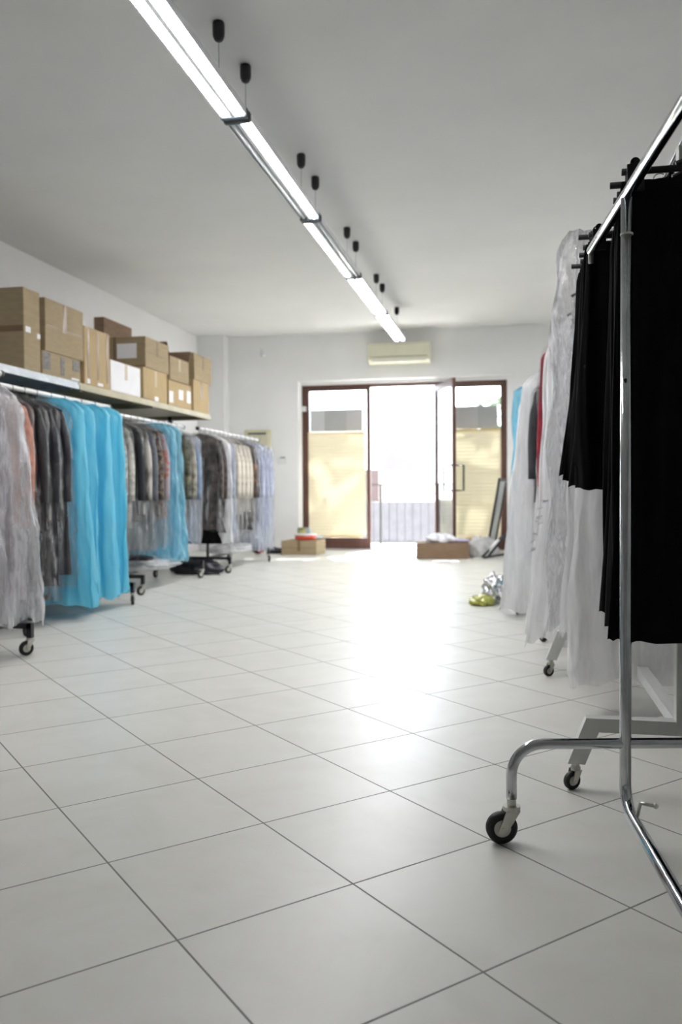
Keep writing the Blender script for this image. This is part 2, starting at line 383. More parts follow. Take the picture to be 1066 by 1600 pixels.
# ------------------------------------------------------------------ blinds and grey sheets on the shop front
def blind(x0, x1, z0, z1, label):
    t = thing('window_blind', label, 'blind', ((x0+x1)/2, 11.49, z0), 'cream blinds on the shop front')
    bm = BM(); n = 60; rows = []
    for k in range(n+1):
        z = z0+(z1-z0)*k/n; dy = .003*(1 if k % 2 else -1)
        rows.append([bm.verts.new((x, 11.495+dy, z)) for x in (x0, (x0+x1)/2, x1)])
    for a, b in zip(rows, rows[1:]):
        for i in (0, 1): bm.faces.new((a[i], a[i+1], b[i+1], b[i]))
    link('blind_fabric', bm, M_blind, t)
    bm = BM(); box(bm, (x0, 11.48, z1), (x1, 11.51, z1+.018)); link('head_rail', bm, M_blindrail, t)
    bm = BM(); box(bm, (x0+.22*(x1-x0 > .79), 11.48, z0-.02), (x1-.05, 11.51, z0)); link('bottom_rail', bm, M_blindrail, t)
blind(-2.755, -1.955, .20, 1.62, 'cream pleated blind dappled with sun on the left glass panel')
blind(-.925, -.115, .175, 1.62, 'cream pleated blind dappled with sun behind the open glass door')
def sheet_panel(segs, z0, z1, label):
    t = thing('grey_sheet', label, 'sheet', (segs[0][0], 11.535, z0), 'grey sheets stuck above the blinds')
    for x0, x1, m in segs:
        bm = BM(); box(bm, (x0, 11.532, z0), (x1, 11.54, z1)); link('strip', bm, m, t)
sheet_panel([(-2.735, -2.53, M_grey1), (-2.53, -2.22, M_grey2), (-2.22, -1.99, M_grey3)], 1.645, 1.95, 'grey three-toned sheet on glass above the left blind')
sheet_panel([(-.925, -.42, M_grey3), (-.42, -.16, M_grey2)], 1.645, 1.95, 'grey two-toned sheet on glass above the blind right of the open door')

# ------------------------------------------------------------------ wall fittings
ac = thing('air_conditioner', 'cream wall-mounted air conditioner above the shop front', 'air conditioner', (-1.435, 11.35, 2.515))
bm = BM()
prof = [(11.35, 2.515), (11.22, 2.515), (11.16, 2.56), (11.15, 2.60), (11.15, 2.755), (11.17, 2.778), (11.35, 2.778)]
lo = [bm.verts.new((-1.85, y, z)) for y, z in prof]; hi = [bm.verts.new((-1.03, y, z)) for y, z in prof]
bm.faces.new(lo); bm.faces.new(hi[::-1])
for k in range(len(prof)): bm.faces.new((lo[k], hi[k], hi[(k+1) % 7], lo[(k+1) % 7]))
link('casing', bm, M_cream, ac, bevel=.008)
bm = BM(); box(bm, (-1.80, 11.165, 2.535), (-1.08, 11.215, 2.55)); link('louvre', bm, M_wplast, ac, bevel=.003)
bm = BM(); box(bm, (-1.82, 11.144, 2.60), (-1.06, 11.152, 2.745)); link('front_panel', bm, M_cream, ac, bevel=.003)
bm = BM(); box(bm, (-1.82, 11.146, 2.592), (-1.06, 11.151, 2.598)); link('intake_gap', bm, M_capgrey, ac)

t = thing('motion_sensor', 'small white motion sensor high on the far wall left of the air conditioner', 'sensor', (-3.35, 11.35, 2.69))
bm = BM(); lathe(bm, (-3.35, 11.32, 2.69), [(.028, 0), (.034, .02), (.034, .08), (.025, .1)], 16); link('sensor_body', bm, M_wplast, t, True)
bm = BM(); box(bm, (-3.37, 11.31, 2.70), (-3.33, 11.35, 2.78)); link('bracket', bm, M_wplast, t)
t = thing('thermostat', 'small white thermostat with a dark display on the far wall', 'thermostat', (-3.09, 11.35, 1.2))
bm = BM(); box(bm, (-3.155, 11.325, 1.2), (-3.02, 11.35, 1.305)); link('casing', bm, M_wplast, t, bevel=.006)
bm = BM(); box(bm, (-3.115, 11.32, 1.28), (-3.045, 11.326, 1.296)); link('display', bm, mat('green_grey_display', (.1, .14, .11), .3), t)
t = thing('electrical_panel', 'beige framed electrical panel on the far wall behind the last rack', 'electrical panel', (-3.5, 11.35, 1.0))
bm = BM(); box(bm, (-3.62, 11.31, 1.1), (-3.25, 11.35, 1.68)); link('panel_frame', bm, mat('beige_panel', srgb(214, 210, 180), .6), t, bevel=.006)
bm = BM(); box(bm, (-3.585, 11.302, 1.14), (-3.29, 11.312, 1.61)); link('panel_door', bm, mat('beige_panel_door', srgb(200, 196, 172), .5), t, bevel=.004)
bm = BM(); box(bm, (-3.57, 11.296, 1.615), (-3.31, 11.311, 1.635)); link('vent', bm, M_capgrey, t)

# ------------------------------------------------------------------ suspended fluorescent lights
FX, FZ = -1.285, 2.625
def light(y0, y1, on, label):
    t = thing('fluorescent_light', label, 'light', (FX, (y0+y1)/2, FZ), 'fluorescent lights hung in a row')
    bm = BM(); box(bm, (FX-.062, y0+.03, FZ+.022), (FX+.062, y1-.03, FZ+.028)); box(bm, (FX-.010, y0+.03, FZ-.012), (FX+.010, y1-.03, FZ+.022))
    box(bm, (FX-.064, y0+.03, FZ-.006), (FX-.060, y1-.03, FZ+.028)); box(bm, (FX+.060, y0+.03, FZ-.006), (FX+.064, y1-.03, FZ+.028))
    link('reflector', bm, M_refl, t)
    for s, lit in zip((-1, 1), on):
        bm = BM(); cyl(bm, (FX+s*.035, y0+.045, FZ), (FX+s*.035, y1-.045, FZ), .014, 14)
        o = link('tube', bm, M_tube if lit else M_tubeoff, t, True)
        if not all(on): o['label'] = 'lit tube' if lit else 'unlit tube'
    for y in (y0, y1-.045):
        bm = BM(); box(bm, (FX-.067, y+.002, FZ-.02), (FX+.067, y+.043, FZ+.034)); link('end_cap', bm, M_capgrey, t, bevel=.012)
    for y in (y0+.21, y1-.19):
        bm = BM(); lathe(bm, (FX-.015, y, ZC-.088), [(.010, 0), (.02, .007), (.027, .024), (.028, .045), (.028, .08), (.024, .088)], 20); link('ceiling_rose', bm, M_bplast, t, True)
        bm = BM(); cyl(bm, (FX-.015, y, FZ+.02), (FX-.015, y, ZC-.08), .0012, 6); link('suspension_wire', bm, M_capgrey, t)
LS = [2.37, 3.92, 5.475, 7.02, 8.56, 10.12]
light(2.37, 3.92, (1, 1), 'nearest suspended fluorescent light with both tubes lit, cut by the frame top')
light(3.92, 5.475, (0, 1), 'second suspended light from the camera, only its right tube lit')
light(5.475, 7.02, (1, 0), 'third suspended light from the camera, only its left tube lit')
light(7.02, 8.56, (1, 1), 'fourth suspended light from the camera, both tubes lit')
light(8.56, 10.12, (1, 1), 'farthest suspended light, its end in front of the air conditioner')

# ------------------------------------------------------------------ garments
def sheet(w_top, w_sh, w_bot, th, z1, z0, slope, seed, folds=5, famp=.012, crumple=0.0, nz=26, ns=44, cx=0, cy=0, ragged=0.0, skew=0.0, tt=None):
    """closed hanging tube of cloth or film: neck -> shoulder -> hem, with vertical folds"""
    R = random.Random(seed); bm = BM(); rings = []
    ph = [R.uniform(0, 6.28) for _ in range(8)]
    for i in range(nz+1):
        t = i/nz; z = z1+(z0-z1)*t; dz = z1-z
        if dz < slope:
            u = dz/slope; wv = w_top+(w_sh-w_top)*math.sin(u*math.pi/2)**.9; tv = th*(.55+.45*u)
        else:
            u = (dz-slope)/max(1e-6, (z1-z0-slope)); wv = w_sh+(w_bot-w_sh)*u**1.15; tv = th*(1+.35*u)
        if i == 0: tv *= .5
        ring = []
        for k in range(ns):
            a = 2*math.pi*k/ns; ca, sa = math.cos(a), math.sin(a)
            x = wv*math.copysign(abs(ca)**.7, ca); y = tv*math.copysign(abs(sa)**.8, sa)
            fo = famp*(.25+.75*t)
            y += fo*math.sin(folds*math.pi*x/w_sh+ph[0]+.8*math.sin(3*t+ph[1])) + fo*.5*math.sin(2.3*folds*math.pi*x/w_sh+ph[2]+2*t)
            x += wv*.05*math.sin(5*t+ph[3]+a)*t + .3*fo*math.sin(7*a+ph[4])
            if crumple:
                y += crumple*(math.sin(31*t+5*a+ph[5])*math.sin(11*a+ph[6]+7*t)+.6*math.sin(57*t-9*a))
                x += crumple*.9*math.sin(23*t+3*a+ph[7])
            zz = z + (ragged*math.sin(4*a+ph[2])+ragged*.6*math.sin(11*a+ph[4]))*t**6
            ring.append(bm.verts.new((cx+x+skew*t, cy+y, zz)))
        rings.append(ring)
    for a, b in zip(rings, rings[1:]):
        for k in range(ns): bm.faces.new((a[k], a[(k+1) % ns], b[(k+1) % ns], b[k]))
    bm.faces.new(rings[0][::-1])
    return bm

def hanger(parent, x, y, zr, zs, half=.19, mt=None):
    """hook over the rail at zr, shoulders at zs"""
    bm = BM(); r = .0145
    pts = arc((x, y, zr+.003), r, math.radians(-50), math.radians(200), 9)[::-1]
    pts = arc((x, y, zr+.0), r+.006, math.radians(215), math.radians(0), 9) + [V((x+.016, y, zr-.02)), V((x, y, zs+.02)), V((x, y, zs))]
    tube(bm, pts, .0018, 6)
    tube(bm, [(x-half, y, zs-.075), (x-half*.5, y, zs-.03), (x, y, zs), (x+half*.5, y, zs-.03), (x+half, y, zs-.075)], .006, 8)
    link('hanger', bm, mt or M_hanger, parent, True)

SEED = [100]
def garment(x, y, zr, label, cloth=None, zb=.6, film=None, fb=.3, group=None, cat='garment', name='bagged_garment', w=.2, wb=.21, th=.022, sleeves=True,
            slope=.12, wt=.045, drop=.05, fw_=.235, fwb=.26, fth=.033, fslope=.13, fwt=.06, flat=False, lower=None, folds=4, crum=.004, rag=.012, skew=0, famp=None):
    SEED[0] += 1; sd_ = SEED[0]
    zb = zb + .05*math.sin(SEED[0]*2.4) if film else zb
    base = min(zb if cloth else 9, fb if film else 9)
    t = thing(name, label, cat, (x, y, base), group)
    zs = zr-drop
    hanger(t, x, y, zr, zs, half=w*.9)
    if cloth:
        bm = sheet(wt, w, wb, th, zs-.004, zb, slope, sd_, folds, famp if famp is not None else .008, cx=x, cy=y)
        link('garment', bm, cloth, t, True)
        if sleeves:
            for s in (-1, 1):
                bm = BM(); pts = []; rs = []
                for k in range(9):
                    u = k/8; pts.append((x+s*(w*.86+.045*u+.012*math.sin(4*u)), y+.004*math.sin(5*u), zs-slope*.75-(min(.56, zs-zb-.12))*u)); rs.append(.012+.022*min(1, u*4) - .006*u)
                tube(bm, pts, rs, 10); link('sleeve', bm, cloth, t, True)
        if lower:
            bm = sheet(w*.7, w*.85, w*1.1, th*.9, zb+.03, zb-lower[1], .04, sd_+50, folds, .008, cx=x, cy=y); link('skirt', bm, lower[0], t, True)
    if film:
        bm = sheet(fwt if not flat else fw_*.5, fw_, fwb, fth, zs+.012 if not flat else zr-.022, fb, fslope if not flat else .085, sd_+900, folds+1, .01 if famp is None else famp*1.2, crumple=crum, cx=x, cy=y, ragged=rag, nz=34, ns=52, skew=skew)
        link('plastic_cover', bm, film, t, True)
    return t

def caster(parent, x, y, r, ang=0, zt=None, mt=None, hubm=None, w=.022, trail=.022, off=True):
    """swivel caster; stem at x,y and wheel touching the floor"""
    zt = zt or 2*r+.03
    dx, dy = math.cos(ang)*trail, math.sin(ang)*trail
    cx, cy = x+dx, y+dy; ax = V((-math.sin(ang), math.cos(ang), 0))
    bm = BM(); c = V((cx, cy, r))
    for s in (-1, 1):
        o = ax*(s*(w/2+.004)); tan = V((math.cos(ang), math.sin(ang), 0))
        pl = [V((x, y, 2*r+.006))+o-tan*r*.45, V((x, y, 2*r+.006))+o+tan*r*.45, c+o+tan*r*.3+V((0, 0, -r*.15)), c+o-tan*r*.25+V((0, 0, -r*.2))]
        a = [bm.verts.new(p) for p in pl]; b = [bm.verts.new(p+ax*s*.003) for p in pl]
        bm.faces.new(a); bm.faces.new(b[::-1])
        for k in range(4): bm.faces.new((a[k], b[k], b[(k+1) % 4], a[(k+1) % 4]))
    cyl(bm, (x, y, 2*r+.003), (x, y, 2*r+.014), r*.55, 16); cyl(bm, (x, y, 2*r+.014), (x, y, zt), .011, 12)
    cyl(bm, c-ax*(w/2+.009), c+ax*(w/2+.009), r*.16, 10)
    k = link('caster', bm, mt or M_zinc, parent)
    bm = BM(); q = ax.to_track_quat('Z', 'Y').to_matrix().to_4x4()
    prof = [(r*.55, -w/2), (r*.86, -w/2), (r, -w/4), (r, w/4), (r*.86, w/2), (r*.55, w/2)]
    rings = [[bm.verts.new(c + (q @ V((rr*math.cos(2*math.pi*i/28), rr*math.sin(2*math.pi*i/28), z)))) for i in range(28)] for rr, z in prof]
    for i1 in range(len(rings)):
        a, b = rings[i1], rings[(i1+1) % len(rings)]
        for i in range(28): bm.faces.new((a[i], a[(i+1) % 28], b[(i+1) % 28], b[i]))
    link('wheel', bm, M_rubber, k, True)
    bm = BM(); cyl(bm, c-ax*w*.42, c+ax*w*.42, r*.58, 24); link('hub', bm, hubm or M_hub, k)
    return k

def rack(xc, p0, p1, r0, r1, zr, label, hw=.235, frame_m=None, rail_m=None, wheels=.0375, zb=.15):
    frame_m = frame_m or M_black_paint; rail_m = rail_m or M_silver
    t = thing('clothes_rack', label, 'clothes rack', (xc, (p0+p1)/2, 0), 'rolling racks along the left wall' if xc < 0 else None)
    bm = BM(); tube(bm, [(xc, r0, zr), (xc, r1, zr)], .0175, 14); link('rail', bm, rail_m, t, True)
    for y in (p0, p1):
        bm = BM(); box(bm, (xc-.012, y-.012, zb), (xc+.012, y+.012, zr-.30)); box(bm, (xc-.009, y-.009, zr-.30), (xc+.009, y+.009, zr-.008), mi=1)
        link('post', bm, [frame_m, rail_m], t)
        bm = BM(); box(bm, (xc-hw-.012, y-.014, zb-.014), (xc+hw+.012, y+.014, zb+.014))
        for s in (-1, 1): box(bm, (xc+s*hw-.014, y-.014, 2*wheels+.01), (xc+s*hw+.014, y+.014, zb+.014))
        link('foot_bar', bm, frame_m, t)
        for s in (-1, 1): caster(t, xc+s*hw, y, wheels, random.uniform(-2.4, -.9), zt=zb)
    bm = BM(); box(bm, (xc-.014, p0+.015, zb-.012), (xc+.014, p1-.015, zb+.012)); link('base_bar', bm, frame_m, t)
    for y in (r0, r1):
        bm = BM(); cyl(bm, (xc, y-.012, zr), (xc, y+.012, zr), .0195, 14); link('end_plug', bm, M_bplast, t)
    return t

ZA = 1.468
rack(-2.66, 2.62, 3.94, 2.3, 4.08, 1.47, 'nearest rolling clothes rack at the left edge, holding the big clear garment bag')
rack(-2.975, 4.46, 5.82, 4.3, 5.95, 1.475, 'second rolling rack from the left, carrying the sky blue garment covers')
rack(-3.14, 6.36, 7.70, 6.0, 7.84, 1.462, 'third rolling rack on the left, with the black jacket and pale blue cover')
rack(-3.03, 8.20, 9.60, 7.95, 10.0, 1.455, 'farthest rolling rack on the left, with cream shirts and lavender covers')

gA, gB, gC, gD = ('garments on the nearest left rack', 'garments on the second left rack', 'garments on the third left rack', 'garments on the farthest left rack')
x = -2.66
for k, (yy, c, lb) in enumerate([(3.2, (.25, .2, .2), 'dark taupe dress in film behind the big clear bags, farthest left'), (3.42, (.16, .12, .11), 'brown dress in clear film at the left frame edge'), (3.60, (.34, .30, .31), 'mauve-grey dress in film just left of the big clear bag')]):
    garment(x, yy, 1.47, lb, fab('long_dress_%d' % k, c), .3, M_plastn, .2, gA, w=.2, wb=.27, fw_=.25, fwb=.34, fth=.045, sleeves=False, crum=.007)
garment(x, 3.84, 1.47, 'big clear garment bag over a pale grey dress at the rack end', fab('pale_dress', (.50, .46, .48)),   .35, M_plastn, .19, gA, w=.17, wb=.27, fw_=.28, fwb=.37, fth=.075, fslope=.22, sleeves=False, crum=.010, rag=.02, th=.03)
x = -2.975
garment(x, 4.52, 1.475, 'salmon pink long blouse in clear film between the big clear bag and black coats', fab('salmon_cloth', srgb(206, 150, 130)), .60, M_plast, .45, gB)
for k, yy in enumerate((4.66, 4.79, 4.93)):
    garment(x, yy, 1.475, ['first long black coat in glossy film, next to the salmon blouse', 'middle long black coat in glossy film, between two others', 'last long black coat in glossy film, just before the blue covers'][k],
            M_blacksat, (.33, .29, .26)[k], M_plast, (.2, .15, .24)[k], gB, w=.21, wb=.22, fw_=.245, fwb=.27, fth=.045, crum=.009, famp=.012)
garment(x, 5.10, 1.475, 'sky blue long garment cover with wide top behind the black coats', None, 0, M_blue, .09, gB, name='blue_garment_cover', cat='garment cover', flat=True, fw_=.235, fwb=.30, fth=.05, folds=5, crum=.005, famp=.02, skew=.02)
garment(x, 5.27, 1.475, 'sky blue long cover behind the wide-topped blue cover', None, 0, M_blue, .12, gB, name='blue_garment_cover', cat='garment cover', flat=True, fw_=.225, fwb=.27, fth=.045, folds=4, crum=.005, famp=.018)
garment(x, 5.50, 1.475, 'sky blue long cover left of the last blue cover on the second rack', None, 0, M_blue, .10, gB, name='blue_garment_cover', cat='garment cover', flat=True, fw_=.23, fwb=.27, fth=.05, folds=4, crum=.004, famp=.02)
garment(x, 5.70, 1.475, 'last sky blue cover at the far end of the second rack', None, 0, M_blue, .11, gB, name='blue_garment_cover', cat='garment cover', flat=True, fw_=.225, fwb=.28, fth=.05, folds=3, crum=.004, famp=.018)

x = -3.14
sil = fab('silver_patterned_cloth', (.22, .24, .22), (.52, .52, .48), s=30)
garment(x, 6.08, 1.462, 'silver-grey patterned jacket in clear film right after the blue covers', sil, .55, M_plast, .3, gC, w=.21)
garment(x, 6.21, 1.462, 'cream and grey patterned jacket before the black jacket', fab('cream_patterned_cloth', (.38, .37, .33), (.6, .58, .52), s=26), .56, M_plast, .32, gC, w=.21)
garment(x, 6.37, 1.462, 'plain black jacket with a white tag hanging on the third left rack', fab('matt_black_cloth', (.012, .015, .02)), .62, M_plast, .36, gC, w=.225, fw_=.25)
garment(x, 6.51, 1.462, 'striped grey-brown jacket in film just behind the plain black jacket', fab('striped_cloth', (.16, .14, .12), (.5, .48, .44), s=22, scale=(1, 1, .3)), .6, M_plast, .33, gC, w=.225)
garment(x, 6.64, 1.462, 'slate grey jacket in film in the middle of the third rack', fab('slate_cloth', (.11, .12, .14)), .62, M_plast, .35, gC, w=.22)
garment(x, 6.77, 1.462, 'dark brown floral jacket in film before the mauve floral one', fab('brown_floral_cloth', (.035, .025, .02), (.22, .17, .13), s=34), .60, M_plast, .34, gC, w=.215)
garment(x, 6.90, 1.462, 'mauve jacket with rose flowers beside the pale blue cover', fab('mauve_floral_cloth', (.42, .36, .38), (.40, .13, .09), s=20, lo=.52, hi=.62), .58, M_plast, .36, gC, w=.215)
garment(x, 7.06, 1.462, 'pale see-through blue cover flaring out at the hem', None, 0, M_bluet, .25, gC, name='blue_garment_cover', cat='garment cover', flat=True, fw_=.235, fwb=.31, fth=.05, crum=.008, rag=.03)
garment(x, 7.20, 1.462, 'second pale blue cover, behind the flaring pale blue one', None, 0, M_bluet, .24, gC, name='blue_garment_cover', cat='garment cover', flat=True, fw_=.235, fwb=.30, fth=.045, crum=.008, rag=.03)
garment(x, 7.36, 1.462, 'dark olive camouflage jacket right of the pale blue covers', fab('olive_cloth', (.03, .035, .02), (.22, .2, .13), s=13), .58, M_plast, .4, gC, w=.235, fw_=.26)
garment(x, 7.50, 1.462, 'grey-olive patterned jacket behind the dark olive one', fab('grey_olive_cloth', (.2, .19, .14), (.4, .38, .33), s=16), .6, M_plastl, .36, gC, w=.235, fw_=.265)
garment(x, 7.64, 1.462, 'steel blue film bag on the far end of the third rack', fab('steel_blue_cloth', (.2, .27, .38)), .5, M_plastl, .34, gC, w=.23, fw_=.26)

x = -3.03
shb = fab('shiny_brown_cloth', (.02, .014, .013), (.10, .075, .065), rough=.35, s=16)
garment(x, 7.99, 1.455, 'dark brown shiny jacket at the near end of the farthest rack', shb, .50, M_plast, .44, gD, w=.215, lower=(M_blackfab, .14))
garment(x, 8.11, 1.455, 'second dark brown shiny jacket, right of the first', shb, .52, M_plast, .42, gD, w=.22, crum=.008, lower=(M_blackfab, .14))
garment(x, 8.26, 1.455, 'long pale grey garment in cloudy film beside the brown jackets', fab('pale_grey_cloth', (.42, .43, .46)), .45, M_plastw, .3, gD, w=.2, wb=.2)
garment(x, 8.40, 1.455, 'long blue-grey garment in cloudy film before the cream shirts', fab('blue_grey_cloth', (.3, .33, .4)), .36, M_plastl, .3, gD, w=.2, wb=.22)
cr_ = fab('cream_cloth', (.58, .54, .46))
for k, yy in enumerate((8.55, 8.69, 8.83, 8.97)):
    garment(x, yy, 1.455, ['cream shirt in clear film, nearest of the four', 'cream shirt in clear film, second of the four', 'cream shirt in clear film, third of the four', 'cream shirt over a dark skirt, farthest of the four'][k], cr_, .64-.02*k, M_plast, .36, gD, w=.215,
            lower=(M_blackfab, .2) if k > 1 else None)
garment(x, 9.12, 1.455, 'dark brown top with an orange edge behind the cream shirts', fab('brown_orange_cloth', (.06, .04, .03), (.38, .2, .1), s=9, lo=.55, hi=.7), .52, M_plast, .36, gD, w=.215)
garment(x, 9.27, 1.455, 'long black and silver dress before the lavender bags', fab('black_silver_cloth', (.03, .03, .03), (.2, .2, .2), s=20), .40, M_plastl, .3, gD, w=.2, wb=.24)
garment(x, 9.44, 1.455, 'lavender garment bag, first of the three at the far end', fab('lavender_cloth', (.4, .43, .55)), .35, M_plastl, .14, gD, w=.21, fw_=.25, fwb=.26, wb=.22)
garment(x, 9.62, 1.455, 'lavender garment bag, middle of the three at the far end', fab('lavender_cloth', (.4, .43, .55)), .35, M_plastl, .14, gD, w=.21, fw_=.25, fwb=.26, wb=.22)
garment(x, 9.80, 1.455, 'last lavender garment bag at the far end of the rack', fab('lavender_cloth', (.4, .43, .55)), .35, M_plastl, .13, gD, w=.21, fw_=.25, fwb=.26, wb=.22)

# crumpled film and cloth lying on or under the racks
def lump(name, c, rad, m, label, cat, seed, amp=.25, freq=4, group=None, flat=True):
    R = random.Random(seed); bm = BM(); bmesh.ops.create_icosphere(bm, subdivisions=4, radius=1)
    ph = [R.uniform(0, 6.3) for _ in range(9)]
    for v in bm.verts:
        p = v.co.normalized()
        s = 1+amp*(math.sin(freq*p.x*2+ph[0])*math.sin(freq*p.y*2+ph[1])+.6*math.sin(freq*2.1*p.z+ph[2]+freq*1.7*p.x)+.35*math.sin(freq*4*p.x+ph[3])*math.sin(freq*4.3*p.y+ph[4])+.25*math.sin(freq*7*p.y+ph[5]+5*p.z))
        v.co = V((p.x*rad[0]*s, p.y*rad[1]*s, p.z*rad[2]*s))
        if flat: v.co.z = max(v.co.z, -rad[2]*.55)
    mz = min(v.co.z for v in bm.verts)
    bm.transform(Matrix.Translation(V(c)-V((0, 0, mz))))
    o = link(name, bm, m, origin=c, smooth=True); tag(o, label, cat, group); return o
lump('black_cloth_bundle', (-3.08, 8.03, .0), (.27, .085, .10), M_blacksat, 'black cloth bundle lying on the base of the farthest left rack', 'cloth', 3, .12)
lump('film_bundle', (-3.1, 6.95, .165), (.20, .42, .055), M_plastw, 'crumpled clear film lying on the base of the third left rack', 'plastic film', 5, .12, 5)
lump('film_bundle', (-3.03, 8.9, .165), (.2, .42, .06), M_plastw, 'crumpled cloudy film lying on the base of the farthest left rack', 'plastic film', 6, .12, 5)
lump('black_folded_garment', (-3.12, 6.6, .26), (.2, .1, .03), M_blacksat, 'black folded garment on the film under the third rack jackets', 'garment', 8, .08)

# ------------------------------------------------------------------ shelving and boxes on the left
def shelf(y0, y1, zt, m, label, ups):
    t = thing('shelving_unit', label, 'shelving', (-3.65, (y0+y1)/2, 0), 'shelving along the left wall')
    bm = BM(); box(bm, (-4.2, y0, zt-.02), (-3.10, y1, zt)); link('shelf_board', bm, m, t)
    bm = BM(); box(bm, (-3.115, y0, zt-.055), (-3.09, y1, zt-.021)); link('front_beam', bm, m, t, bevel=.004)
    for y in ups:
        for xx in (-3.52, -4.16):
            bm = BM(); box(bm, (xx-.02, y-.02, 0), (xx+.02, y+.02, zt-.02)); link('upright', bm, M_black_paint, t)
        bm = BM(); box(bm, (-4.14, y-.015, zt-.06), (-3.12, y+.015, zt-.021)); link('bracket_arm', bm, m, t)
    bm = BM(); cyl(bm, (-3.74, y0+.03, 1.565), (-3.74, y1-.03, 1.565), .012, 10); link('hanging_rail', bm, M_silver, t, True)
shelf(2.6, 5.72, 1.64, M_shelfg, 'grey metal shelving unit under the two nearest stacks of boxes', (2.65, 4.2, 5.66))
shelf(5.73, 8.50, 1.64, M_shelfb, 'beige metal shelving unit under the far boxes', (5.8, 7.1, 8.44))
gS = 'dark clothes hanging under the shelves'
for k, yy in enumerate([4.5, 4.8, 5.1, 5.4, 6.1, 6.4, 6.7, 7.5, 7.8]):
    m = [fab('navy_cloth', (.02, .025, .05)), fab('charcoal_cloth', (.04, .04, .045)), fab('plum_cloth', (.07, .03, .09)), fab('matt_black_cloth', (.012, .015, .02))][k % 4]
    garment(-3.74, yy, 1.565, 'dark garment hanging in shadow under the shelf, below ' + ['the square box with vertical tape', 'the square box, right half', 'the left part of the golden box', 'the right half of the golden box', 'the white cardboard box', 'the white box, right half', 'the box with a white paper label', 'the small open box', 'the last boxes at the far end'][k], m, .6, None, 0, gS, name='dark_garment', w=.19)
for yy, lb in ((6.92, 'blue plastic cover hanging under the beige shelf behind the third rack'), (7.12, 'blue plastic cover under the beige shelf, right of its neighbour')):
    garment(-3.70, yy+.05*(yy > 7), 1.565, lb, None, 0, M_blue, .4, 'blue covers under the beige shelf', name='blue_garment_cover', cat='garment cover', flat=True, fw_=.24, fwb=.25, fth=.035)

gBx = 'cardboard boxes on the left shelves'
def carton(y0, y1, z0, z1, label, m=None, x1=-3.1, depth=.4, tape=None, extra=None, seam=True, side=None, name='cardboard_box', rz=0, flaps=False, vt=True, ht=None):
    m = m or M_card
    t = thing(name, label, 'box', (x1-depth/2, (y0+y1)/2, z0), gBx)
    bm = BM()
    if flaps:
        th = .006; x0 = x1-depth
        box(bm, (x0, y0, z0), (x1, y1, z0+th)); box(bm, (x0, y0, z0), (x0+th, y1, z1)); box(bm, (x1-th, y0, z0), (x1, y1, z1)); box(bm, (x0, y0, z0), (x1, y0+th, z1)); box(bm, (x0, y1-th, z0), (x1, y1, z1))
        link('carton', bm, m, t)
        for ya, s in ((y0, -1), (y1, 1)):
            bm = BM(); vs = box(bm, (x0, -.0025, 0), (x1, .0025, .13)); bmesh.ops.rotate(bm, verts=bm.verts, cent=(0, 0, 0), matrix=Matrix.Rotation(-s*.45, 3, 'X')); bm.transform(Matrix.Translation((0, ya, z1))); link('flap', bm, M_card2, t)
        bm = BM(); box(bm, (-.0025, y0, 0), (.0025, y1, .12)); bmesh.ops.rotate(bm, verts=bm.verts, cent=(0, 0, 0), matrix=Matrix.Rotation(-.25, 3, 'Y')); bm.transform(Matrix.Translation((x0, 0, z1))); link('flap', bm, M_card2, t)
    else:
        box(bm, (x1-depth, y0, z0), (x1, y1, z1)); link('carton', bm, m, t, bevel=.005)
    ym = (y0+y1)/2; zm = (z0+z1)/2; e = .0015
    if vt: bm = BM(); box(bm, (x1+.0002, ym-.022, z0+(z1-z0)*.45), (x1+e, ym+.022, z1-.006)); link('packing_tape', bm, tape or M_tape, t)
    if seam: bm = BM(); box(bm, (x1+.0002, y0+.01, zm-.003), (x1+e, y1-.01, zm+.003)); link('seam', bm, M_tape, t)
    if side:
        bm = BM(); box(bm, (x1-depth+.01, y0-e, zm-.02), (x1-.004, y0-.0002, zm+.02)); link('packing_tape', bm, M_tape, t)
    for (kx, a, b, c, d_, mm) in (extra or []):
        bm = BM(); h_, dd = z1-z0, y1-y0
        if kx == 'f': box(bm, (x1+.0003, y0+a*dd, z0+c*h_), (x1+.002, y0+b*dd, z0+d_*h_))
        else: box(bm, (x1-depth+a*depth, y0-.002, z0+c*h_), (x1-depth+b*depth, y0-.0003, z0+d_*h_))
        link('label_sticker' if mm is M_label else 'printed_mark' if mm is M_print else 'packing_tape', bm, mm, t)
    return t
carton(5.02, 5.215, 1.64, 2.175, 'tall dark-sided cardboard box at the left frame edge on the grey shelf', depth=.48, vt=False, seam=False, side=True, extra=[('f', .1, .4, .46, .53, M_label), ('f', .8, 1, .42, .48, M_label)])
carton(5.235, 5.755, 1.642, 1.80, 'flat cardboard box with grey printing under the taped box', depth=.42, vt=False, seam=False, extra=[('f', .02, .2, .2, .95, M_print), ('f', .46, .56, .1, .9, M_print), ('f', .78, .97, .45, .92, M_print), ('f', .75, .95, .03, .12, M_label)])
carton(5.28, 5.805, 1.802, 2.165, 'square cardboard box with a vertical brown tape, second from left, on top', depth=.4)
carton(5.815, 6.225, 1.642, 2.075, 'golden cardboard box with three vertical tape stripes', M_card3, depth=.36, vt=False, seam=False, extra=[('f', .12, .2, .1, .98, M_tape), ('f', .5, .56, .12, .95, M_tape), ('f', .86, .93, .1, .98, M_tape), ('f', .1, .2, .02, .1, M_label), ('f', .5, .7, .02, .07, M_label)])
carton(6.24, 6.79, 1.642, 1.885, 'white cardboard box on the beige shelf', M_cardw, depth=.36, seam=False, tape=M_tapec)
